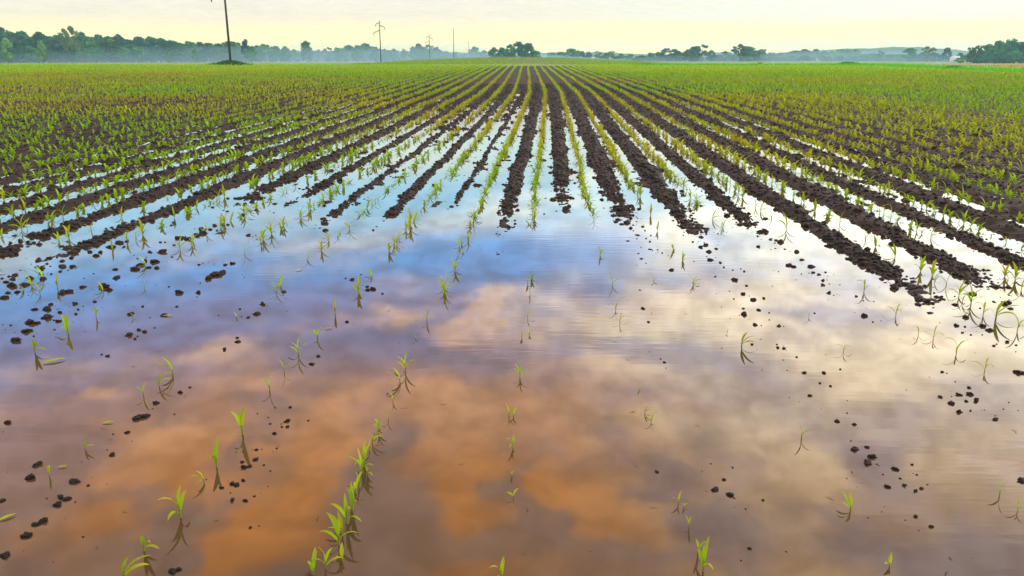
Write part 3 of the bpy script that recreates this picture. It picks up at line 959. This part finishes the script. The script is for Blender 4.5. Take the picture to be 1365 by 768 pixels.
def build_clod_stuff():
    import bmesh
    bm = bmesh.new(); bmesh.ops.create_icosphere(bm, subdivisions=1, radius=.5)
    v0 = np.array([v.co[:] for v in bm.verts]); f0 = np.array([[v.index for v in f.verts] for f in bm.faces]); bm.free()
    pts = []
    for kk in np.arange(-22.5, 16.5, 1):
        tip = float(ridge_tip(kk))
        n = 1500
        ys = tip + (52 - tip) * rng.random(n) ** 1.9
        ys = np.concatenate([ys, tip + rng.normal(.1, 1.1, 130)])
        w = rng.normal(0, .135, len(ys)) + .03 * SP
        xs = (kk + .0) * SP + rowc(ys) + w
        pts.append(np.stack([xs, ys], -1))
    p = np.concatenate(pts)
    nst = len(p)
    for (X, Y, _z, w_) in clods:
        q = rng.integers(0, 5)
        p = np.concatenate([p, np.stack([X + rng.normal(0, .07 + w_, q), Y + rng.normal(0, .10 + w_, q)], -1)])
    loose = np.arange(len(p)) >= nst
    km = (p[:, 1] > 2.2) & ((p[:, 1] > 5.5) | loose)
    p, loose = p[km], loose[km]
    km = np.abs(p[:, 0]) < .7 * p[:, 1] + 2
    p, loose = p[km], loose[km]
    p = p + 0
    z = terrain(p[:, 0], p[:, 1]) + relief(p[:, 0], p[:, 1])
    m0 = (z > -.028) | (rng.random(len(p)) < .07)
    m0 &= z > -.06
    m0 |= loose
    p, z, loose = p[m0], z[m0], loose[m0]
    m = len(p)
    s = rng.lognormal(math.log(.032), .42, m) * (1 + p[:, 1] * .012)
    s = np.minimum(s, .10)
    s = np.where(loose, rng.lognormal(math.log(.010), .45, m), s)
    z = np.maximum(z, np.where(loose, -.001, -.012))
    a = rng.uniform(0, 6.28, m)
    jit = 1 + rng.uniform(-.3, .3, (m, len(v0)))
    V = v0[None] * jit[..., None] * s[:, None, None]
    V = V * np.array([1, 1, .75])
    ca, sa = np.cos(a)[:, None], np.sin(a)[:, None]
    V = np.stack([V[..., 0] * ca - V[..., 1] * sa, V[..., 0] * sa + V[..., 1] * ca, V[..., 2]], -1)
    V = V + np.stack([p[:, 0], p[:, 1], z + s * .1], -1)[:, None]
    Fq = (f0[None] + (np.arange(m) * len(v0))[:, None, None]).reshape(-1, 3)
    C = np.repeat(SOIL[None] * rng.uniform(.75, 1.25, (m, 1)), len(v0), 0)
    me = mesh_from("soil_crumbs", V.reshape(-1, 3), Fq, C, M_SOIL)
    tag(obj("soil_crumbs", me), "crumbly dark soil lumps covering the ridges between the rows", "soil", kind='stuff')
    print("stuff clods", m)


build_clod_stuff()

def build_straw():
    m = 110
    Y = 2.4 + 9 * rng.random(m) ** 1.4
    X = (rng.random(m) - .5) * 1.3 * Y
    L = rng.uniform(.02, .07, m)
    V, Q, t = strips(np.stack([X, Y, np.full(m, .003)], -1), rng.uniform(0, 6.28, m), L, rng.uniform(.003, .007, m), np.full(m, R(2)), np.full(m, R(3)), 3, twist=rng.uniform(-.3, .3, m), curl=.8)
    V[:, 2] = np.clip(V[:, 2], .002, .008)
    c = np.where(rng.random((m, 1)) < .5, np.array((.20, .16, .05))[None], np.array((.06, .045, .03))[None])
    me = mesh_from("floating_straw", V, Q, np.repeat(c, len(t) // m, 0), M_LEAF)
    tag(obj("floating_straw", me), "scattered bits of straw and leaf floating on the flood water", "straw", kind='stuff')


build_straw()

# ------------------------------------------------------------------ weeds and grass
def grass_patch(name, X, Y, H, c, label, cat, W=.05, kind='stuff', group=None, origin=None):
    m = len(X)
    z = terrain(X, Y)
    V, Q, t = strips(np.stack([X, Y, z - .03], -1), rng.uniform(0, 6.28, m), H, np.full(m, W), rng.uniform(R(60), R(88), m), rng.uniform(.3, 1.3, m), 3)
    C = np.repeat(np.asarray(c), len(t) // m, 0)
    if origin is not None: V = V - np.array(origin)
    o = obj(name, mesh_from(name, V, Q, C, M_LEAF, True))
    if origin is not None: o.location = origin
    return tag(o, label, cat, group, kind)


n = 16000
gy = rng.uniform(40, 128, n); gx = 45.5 + np.clip(rng.normal(0, 2.6, n), -5, 7) + 1.5 * (vnoise(gy / 7, gy * 0, 5) - .5)
gx[:6500] = rng.uniform(13, 43, 6500); gy[:6500] = rng.uniform(107, 116, 6500)
gc = np.array((.09, .42, .004)) * rng.uniform(.7, 1.3, (n, 1)) + np.array((.05, .03, 0)) * rng.random((n, 1))
grass_patch("verge_grass", gx, gy, rng.uniform(.25, .6, n), gc, "vivid green grass strip along the right edge of the corn", "grass")
n = 9000
gy = rng.uniform(60, 128, n); gx = rng.uniform(51, 105, n)
gc = np.array((.42, .22, .035)) * rng.uniform(.6, 1.3, (n, 1)) + np.array((-.08, .06, 0)) * (rng.random((n, 1)) < .3)
grass_patch("stubble", gx, gy, rng.uniform(.12, .3, n), np.maximum(gc, .01), "low reddish brown stubble beyond the green verge at right", "stubble", .06)
n = 2600
gx = PX + rng.normal(0, 1.05, n); gy = PY + rng.normal(0, .9, n)
gc = np.array((.035, .13, .008)) * rng.uniform(.6, 1.4, (n, 1))
grass_patch("grass_mound", gx, gy, rng.uniform(.2, .5, n), gc, "rank dark green grass heaped round the foot of the near pole", "grass")
# separate clumps of weeds that stand up at the field edge
for (px, D, w, h, lab) in ((1131, 116, 2.6, 1.2, "dark green weed clump standing tallest on the grass strip at right"),
                           (1272, 93, 1.6, .9, "bright green weed clump near the right end of the grass strip"),
                           (862, 122, 1.5, .9, "small dark weed clump at field edge right of the far rows"),
                           (1013, 122, .5, 1.0, "single upright weed stalk on the field edge right of centre"),
                           (940, 124, 3.0, .7, "long low weed patch at field edge below the first right trees")):
    X0, Y0, _ = at_depth(px, 88, D)
    n = 700
    h = h * .62
    gx = X0 + np.clip(rng.normal(0, w * .36, n), -w * .8, w * .8); gy = Y0 + np.clip(rng.normal(0, .22, n), -.5, .5)
    hh = h * np.exp(-((gx - X0) / w) ** 2) * rng.uniform(.5, 1, n)
    gc = np.array((.06, .22, .008)) * rng.uniform(.5, 1.5, (n, 1))
    grass_patch("weed_clump", gx, gy, hh, gc, lab, "weeds", .14, None, "weed clumps along the field edge", (X0, Y0, float(terrain(X0, Y0))))

# ------------------------------------------------------------------ utility poles
def pole(px, ybase, D, H, arms, label, r=.15):
    X, Y, _ = at_depth(px, ybase, D)
    z = float(terrain(X, Y))
    root = empty("utility_pole", (X, Y, z - .05))
    mb = MB(); mb.tube([(0, 0, -.5), (0, 0, H * .5), (0, 0, H)], [r, r * .85, r * .66], 12, C=(.055, .042, .035))
    obj("pole", mb.mesh("pole", M_WOOD, True), root)
    for (zf, dx, drop) in arms:
        mb = MB(); mb.tube([(0, 0, 0), (dx, 0, -drop)], [.10, .08], 8, C=(.06, .05, .045))
        a = obj("cross_arm", mb.mesh("cross_arm", M_WOOD, True), root); a.location = (0, 0, zf * H)
        mb = MB()
        zz = np.linspace(0, -.7, 9)
        mb.tube([(dx, 0, -drop + q) for q in zz], [  .05 if i % 2 else .11 for i in range(9)], 8, C=(.10, .09, .085))
        obj("insulator", mb.mesh("insulator", M_WOOD, True), a)
    mb = MB(); mb.tube([(0, 0, H), (0, 0, H + .08)], [r * .72, r * .45], 12, C=(.2, .2, .2))
    obj("pole_cap", mb.mesh("pole_cap", M_WOOD), root)
    tag(root, label, "utility pole", "utility poles marching away across the field")
    return root


ARMS = [(.955, -1.1, .45), (.89, 1.5, .55), (.78, -1.75, .75)]
pole(307.5, 84, PY, 11.6, ARMS, "tallest nearest utility pole, rising from the grass mound at left", .16)
pole(508, 84, 249, 11.8, ARMS, "slim utility pole with three staggered arms, second from left", .16)
pole(573, 82, 388, 11.8, ARMS, "distant armed utility pole against the trees, third from left", .16)
pole(605, 77, 352, 12.6, [], "bare utility pole without arms on the rise, fourth from left", .15)
pole(625, 76, 640, 13.5, ARMS[:1], "faint far utility pole, fifth from left above the round tree", .16)

# ------------------------------------------------------------------ trees
def tree_proto(kind, seed):
    """unit tree: height 1, crown radius about .3"""
    r = np.random.default_rng(seed)
    rr = random.Random(seed)
    # (lowest, highest lobe centre, widest radius, height of the widest part, lobes, lobe radius)
    z0, z1, rx, zw, nl, lr0 = dict(broad=(.10, .88, .34, .42, 34, .11), tall=(.12, .90, .25, .48, 34, .095), open=(.36, .90, .30, .66, 20, .085),
                              oval=(.20, .90, .20, .55, 24, .085), bush=(.08, .80, .50, .25, 34, .15), young=(.10, .90, .23, .42, 24, .09))[kind]
    zc, rzz = (z0 + z1) / 2, (z1 - z0) / 2
    lobes = []
    for i in range(nl):
        z = z0 + (z1 - z0) * (i + r.random()) / nl
        f = (z - zw) / (z1 - zw) if z > zw else (zw - z) / (zw - z0 + .15)
        rad = rx * math.sqrt(max(.02, 1 - abs(f) ** 2.0)) * r.random() ** .35
        a = r.uniform(0, 6.28)
        lobes.append((np.array((math.cos(a) * rad, math.sin(a) * rad, z)), lr0 * r.uniform(.7, 1.35), r.uniform(.65, 1.4)))
    V, Q, C = [], [], []
    per = 62 if kind != 'open' else 46
    g0 = dict(broad=(.030, .135, .048), tall=(.022, .120, .052), open=(.070, .130, .030), oval=(.016, .080, .040), bush=(.034, .140, .054), young=(.075, .185, .040))[kind]
    for (c, lr, tone) in lobes:
        for _ in range(per):
            d = r.normal(size=3); d /= np.linalg.norm(d)
            p = c + d * lr * r.random() ** .5 * np.array((1, 1, .8))
            if p[2] < .03: continue
            a = r.normal(size=3); a /= np.linalg.norm(a)
            b = np.cross(a, r.normal(size=3)); b /= np.linalg.norm(b)
            s = r.uniform(.020, .042)
            n0 = len(V)
            V += [p - a * s - b * s * .7, p + a * s - b * s * .5, p + a * s * .8 + b * s, p - a * s * .7 + b * s * .8]
            Q.append((n0, n0 + 1, n0 + 2, n0 + 3))
            cc = np.array(g0) * tone * r.uniform(.75, 1.3) * (.7, 1.0, 1.3, 1.55)[seed % 4] * np.array(((1, 1, 1), (1.1, 1, .8), (.9, 1, 1.25), (1.25, 1.05, .7))[seed % 4])
            C += [cc] * 4
    crown = mesh_from("crown", V, np.array(Q), np.array(C), M_TREE)
    mb = MB()
    th = zc + .05
    mb.tube([(0, 0, -.03), (.005, 0, .1), (.01, .006, th * .6), (0, 0, th + rzz * .4)], [.024, .018, .014, .004], 8, C=(.05, .04, .032))
    for (c, lr, _t) in lobes[:7]:
        s0 = rr.uniform(.25, .6) * th
        mid = Vector((c[0] * .5, c[1] * .5, s0 + (c[2] - s0) * .6))
        mb.tube([(0.006, 0, s0), mid, tuple(c)], [.009, .006, .002], 5, C=(.05, .04, .032))
    return mb.mesh("trunk", M_WOOD, True), crown


TP = {k: [tree_proto(k, 900 + 31 * i + j) for j in range(4)] for i, k in enumerate(('broad', 'tall', 'open', 'oval', 'bush', 'young'))}
r3 = random.Random(21)
TN = dict(broad='broad leafy tree', tall='tall dark tree', open='open-crowned tree', oval='dark oval-crowned tree', bush='low rounded bush', young='pale yellow-green tree')


def tree(px, ytop, D, kind, label, group, wide=1.0):
    X, Y, zt = at_depth(px, ytop, D)
    z = float(terrain(X, Y))
    H = max(1.5, zt - z)
    tr, cr = r3.choice(TP[kind])
    root = empty("tree" if kind != 'bush' else "bush", (X, Y, z - .05), r3.uniform(0, 6.28), (H * wide, H * wide, H))
    obj("trunk", tr, root); obj("crown", cr, root)
    tag(root, label, "tree" if kind != 'bush' else "bush", group)
    return root


LEFT = [(-40, 36), (-22, 38), (-5, 36), (9, 37), (24, 42), (38, 44), (51, 42), (64, 44), (78, 46), (104, 42), (117, 44), (130, 43), (143, 44),
        (156, 46), (170, 48), (184, 47), (198, 48), (212, 48), (226, 50), (239, 54), (252, 54), (264, 54), (277, 57), (289, 57), (303, 56), (313, 55),
        (341, 61), (353, 60), (366, 62), (379, 62), (392, 64), (424, 66), (437, 63), (450, 60), (463, 57), (476, 58), (488, 56), (500, 60), (512, 62),
        (525, 63), (538, 63), (550, 60), (562, 60), (582, 63), (594, 66), (607, 68), (619, 67), (644, 69)]
for i, (px, yt) in enumerate(LEFT):
    D = np.interp(px, [-40, 200, 420, 650], [345, 390, 440, 470]) + r3.uniform(-12, 12)
    k = r3.choices(('broad', 'tall', 'broad', 'oval', 'open'), (4, 4, 3, 1, .6))[0]
    tree(px, yt + r3.uniform(-3, 3.5), D, k, f"{TN[k]}, {ordinal(i + 1)} from the left in the long misty wood's canopy", "trees of the long wood on the left", r3.uniform(1.0, 1.4))
for i in range(56):
    px = -40 + i * 12.5 + r3.uniform(-4, 4)
    yt = np.interp(px, [p[0] for p in LEFT], [p[1] for p in LEFT]) + r3.uniform(3, 13)
    D = np.interp(px, [-40, 200, 420, 650], [332, 376, 425, 455])
    k = r3.choices(('bush', 'young', 'broad'), (4, .9, 2))[0]
    tree(px, yt + 8 * (k == 'bush'), D, k, "lower tree filling the front edge of the long misty wood on the left", "understorey trees of the left wood", r3.uniform(1.3, 1.8))
    yt2 = np.interp(px, [p[0] for p in LEFT], [p[1] for p in LEFT]) + 4
    tree(px + 5, yt2, D + 45, 'broad', "tree deep in the long misty wood behind its front rank", "trees at the back of the left wood", 1.5)
for px, yt, D, k, wd, lab in (
        (90, 32, 352, 'open', .75, "tall airy tree standing clear above the far left canopy"),
        (53, 52, 326, 'young', .8, "narrow yellow-green tree in front of the far left wood"),
        (6, 48, 320, 'young', .9, "yellowish tree at the very left edge of the wood"),
        (224, 63, 360, 'young', .9, "pale yellow-green round tree in front of the wood, left of the near pole"),
        (259, 65, 365, 'young', .9, "pale tree low in the mist just left of the near pole"),
        (326, 51, 385, 'oval', .75, "dark oval tree standing alone right of the near pole"),
        (334, 60, 380, 'broad', .9, "short tree beside the dark oval tree"),
        (408, 53, 425, 'broad', .8, "tree with flared top rising above the wood between first two poles"),
        (572, 58, 440, 'open', .8, "light open tree rising beside the third pole"),
        (557, 57, 450, 'broad', .8, "round tree just left of the third pole"),
        (632, 61, 500, 'broad', 1.1, "round-topped tree right of the bare pole"),
        (658, 62, 385, 'broad', 1.1, "leftmost tree of the dark clump crowning the rise"),
        (669, 62, 388, 'broad', 1.1, "second tree of the dark clump on the rise"),
        (681, 58, 385, 'tall', 1.2, "third tree of the dark clump on the rise"),
        (693, 54, 392, 'broad', 1.2, "tallest tree of the dark clump above the row ends"),
        (704, 56, 386, 'broad', 1.1, "rounded right shoulder tree of the dark clump on the rise"),
        (714, 65, 392, 'bush', 1.0, "low bush at the right end of the clump on the rise")):
    tree(px, yt, D, k, lab, "trees of the left and middle skyline", wd)
RIGHT = [(735, 71, 'broad', 650), (748, 70, 'broad', 650), (763, 65, 'broad', 560), (776, 69, 'tall', 570), (785, 70, 'tall', 580), (797, 69, 'open', 590), (808, 71, 'tall', 600),
         (815, 69, 'open', 590), (828, 72, 'tall', 640), (840, 73, 'broad', 650), (856, 74, 'bush', 480), (868, 71, 'broad', 470), (878, 70, 'broad', 475), (888, 65, 'open', 470),
         (901, 66, 'broad', 470), (911, 72, 'tall', 480), (921, 66, 'broad', 450), (927, 62, 'tall', 452), (937, 60, 'open', 455), (948, 68, 'tall', 460),
         (959, 73, 'bush', 480), (968, 69, 'broad', 560), (980, 72, 'bush', 480), (988, 59, 'open', 450), (998, 62, 'broad', 452), (1006, 68, 'broad', 455), (1016, 66, 'open', 480),
         (1028, 71, 'broad', 500), (1040, 71, 'broad', 510), (1052, 70, 'broad', 520), (1060, 68, 'broad', 520), (1071, 66, 'broad', 520), (1080, 69, 'broad', 520),
         (1088, 66, 'oval', 520), (1099, 69, 'broad', 520), (1111, 69, 'broad', 520), (1120, 66, 'broad', 510), (1129, 67, 'broad', 510), (1141, 66, 'young', 500),
         (1152, 72, 'bush', 500), (1163, 71, 'bush', 490), (1174, 69, 'young', 480), (1186, 72, 'bush', 480), (1200, 72, 'bush', 480), (1214, 64, 'young', 460), (1228, 72, 'bush', 470),
         (1239, 62, 'open', 460), (1248, 71, 'bush', 460), (1263, 64, 'oval', 455), (1281, 71, 'oval', 440), (1291, 72, 'bush', 345)]
for i, (px, yt, k, D) in enumerate(RIGHT):
    wd = 2.2 if k == 'bush' else 1.75 if k in ('broad', 'young') else 1.4
    tree(px, yt - 1.5, D, k, f"{TN[k]}, {ordinal(i + 1)} along the hazy line from the skyline clump to the right grove", "trees of the hazy line on the right", wd)
for i in range(56):
    px = 738 + i * 9.9 + r3.uniform(-5, 5)
    tree(px, 75 + r3.uniform(-2.5, 1.5), np.interp(px, [738, 850, 1290], [600, 470, 470]) + r3.uniform(0, 25), 'bush',
         "low scrub bush at the foot of the hazy tree line on the right", "scrub along the foot of the right tree line", r3.uniform(1.6, 2.6))
GROVE = [(1296, 62), (1306, 59), (1319, 57), (1331, 52), (1342, 56), (1351, 50), (1364, 54), (1374, 48), (1387, 53), (1400, 49), (1416, 52)]
for i, (px, yt) in enumerate(GROVE):
    k = 'open' if i in (0, 1) else r3.choice(('broad', 'tall', 'broad'))
    tree(px, yt, 335 + r3.uniform(-6, 6), k, f"{TN[k]}, {ordinal(i + 1)} from left in the dark grove at the right edge", "trees of the dark grove at right", .9)
    tree(px + 4, yt + 15, 328, 'bush', "dark bush filling the foot of the grove at the right edge", "bushes at the foot of the right grove", 1.4)
    tree(px + 5, yt + 7, 360, 'broad', "tree behind the front rank of the grove at the right edge", "back trees of the right grove", 1.2)

# ------------------------------------------------------------------ wooded hills far off
def hills(px0, px1, D, prof, seed):
    xs = np.linspace(px0, px1, 260)
    yt = np.interp(xs, [p[0] for p in prof], [p[1] for p in prof])
    V, C = [], []
    rows_ = 14
    depth = 160
    for j in range(rows_):
        f = j / (rows_ - 1)
        for x, y in zip(xs, yt):
            X, Y, zt = at_depth(x, y, D)
            X = X * (1 + (f - .35) * depth / D)
            Y2 = D + (f - .35) * depth
            g = float(terrain(X, Y2)) - 2
            shape = math.sin(math.pi * min(1, .02 + f * .98)) ** .6 if f < 1 else 0
            b = 2.6 * float(fbm(X / 7 + seed, Y2 / 9, 60 + seed, 3)) * shape
            V.append((X, Y2, g + max(0, (zt - g - 1.2)) * shape + b))
            C.append(np.array((.03, .06, .025)) * (.7 + .6 * float(vnoise(X / 8, Y2 / 8, 64))))
    n = len(xs)
    idx = np.arange(rows_ * n).reshape(rows_, n)
    Q = np.stack([idx[:-1, :-1], idx[:-1, 1:], idx[1:, 1:], idx[1:, :-1]], -1).reshape(-1, 4)
    return mesh_from("hills", V, Q, np.array(C), M_TREE)


tag(obj("hills", hills(1000, 1310, 1250, [(1000, 74), (1040, 71), (1090, 68), (1120, 65.5), (1160, 64.5), (1190, 62.5), (1220, 63), (1250, 65), (1290, 68), (1310, 72)], 1)),
    "low blue wooded hill behind the right tree line", None, kind='structure')
tag(obj("hills", hills(700, 1010, 1500, [(700, 72), (740, 70), (800, 70), (850, 72.5), (900, 73), (960, 70), (1010, 73)], 2)),
    "faint blue wooded ridge on the horizon right of the rows", None, kind='structure')
tag(obj("hills", hills(-120, 720, 900, [(-120, 62), (200, 64), (400, 68), (600, 70), (720, 72)], 3)),
    "dim wooded rise behind the long wood on the left", None, kind='structure')

# ------------------------------------------------------------------ small white barn
def barn():
    X, Y, zt = at_depth(1275, 76.5, 430)
    z = float(terrain(X, Y))
    root = empty("barn", (X, Y, z), R(8))
    w, d, h = 4.6, 3.2, zt - z - .4
    mb = MB(); mb.box((0, 0, h / 2), (w, d, h), C=(.78, .78, .75))
    obj("wall", mb.mesh("wall", M_PAINT), root)
    mb = MB()
    rh = .8
    mb.add([(-w / 2 - .2, -d / 2 - .2, h), (w / 2 + .2, -d / 2 - .2, h), (w / 2 + .2, d / 2 + .2, h), (-w / 2 - .2, d / 2 + .2, h),
            (-w / 2 - .2, 0, h + rh), (w / 2 + .2, 0, h + rh)],
           [(0, 1, 5, 4), (2, 3, 4, 5), (3, 2, 1, 0)], [(0, 4, 3), (1, 2, 5)], C=(.8, .8, .8))
    obj("roof", mb.mesh("roof", M_PAINT), root)
    mb = MB(); mb.box((.6, -d / 2 - .03, h * .4), (1.1, .05, h * .8), C=(.35, .36, .36))
    obj("door", mb.mesh("door", M_PAINT), root)
    tag(root, "small white shed at the foot of the trees near the right grove", "shed")


barn()


# ------------------------------------------------------------------ haze
def haze():
    m, nt, out = new_mat("haze_air")
    v = N(nt, "ShaderNodeVolumePrincipled")
    v.inputs["Color"].default_value = (.42, .86, .98, 1)
    v.inputs["Density"].default_value = HZ
    v.inputs["Anisotropy"].default_value = .2
    nt.links.new(v.outputs[0], out.inputs["Volume"])
    mb = MB(); mb.box((0, 1100, 1.5), (4200, 2700, 33))
    o = obj("haze", mb.mesh("haze", m))
    tag(o, "thin pale blue morning haze lying over the whole field", "haze", kind='stuff')


HZ = .00042
haze()


def mist():
    """a low bank of ground fog lying in the hollow along the foot of the left wood"""
    m, nt, out = new_mat("ground_fog")
    v = N(nt, "ShaderNodeVolumePrincipled")
    v.inputs["Color"].default_value = (.50, .84, 1.0, 1)
    v.inputs["Density"].default_value = .0070
    nt.links.new(v.outputs[0], out.inputs["Volume"])
    n = 48
    rings = ((1.0, 0.0), (.90, .22), (.72, .42), (.50, .62), (.28, .82), (.10, .96))
    for (x0, y0, ax, ay, sl, zb, hh, lab) in (
            (-150, 392, 215, 95, .22, -5.8, 9.5, "low bluish mist bank lying along the foot of the wood on the left"),
            (215, 470, 190, 85, 0.0, -6.2, 8.0, "thin pale mist lying along the foot of the tree line on the right")):
        V, Q, T = [], [], []
        for rf, hf in rings:
            for i in range(n):
                a = 2 * math.pi * i / n
                x = ax * (1 - (1 - rf) * .5) * math.copysign(abs(math.cos(a)) ** .6, math.cos(a))
                y = ay * rf * math.copysign(abs(math.sin(a)) ** .6, math.sin(a)) + sl * x
                V.append((x0 + x, y0 + y, zb + hh * hf + 1.1 * hf * math.sin(x * .07 + 1.3 * math.sin(x * .023))))
        for j in range(len(rings) - 1):
            Q += [(j * n + i, j * n + (i + 1) % n, (j + 1) * n + (i + 1) % n, (j + 1) * n + i) for i in range(n)]
        V.append((x0, y0, zb)); V.append((x0, y0, zb + hh))
        b, t = len(V) - 2, len(V) - 1
        k = (len(rings) - 1) * n
        T += [(b, (i + 1) % n, i) for i in range(n)] + [(t, k + i, k + (i + 1) % n) for i in range(n)]
        mb = MB(); mb.add(V, Q, T)
        tag(obj("haze", mb.mesh("haze", m)), lab, "mist", kind='stuff')


mist()
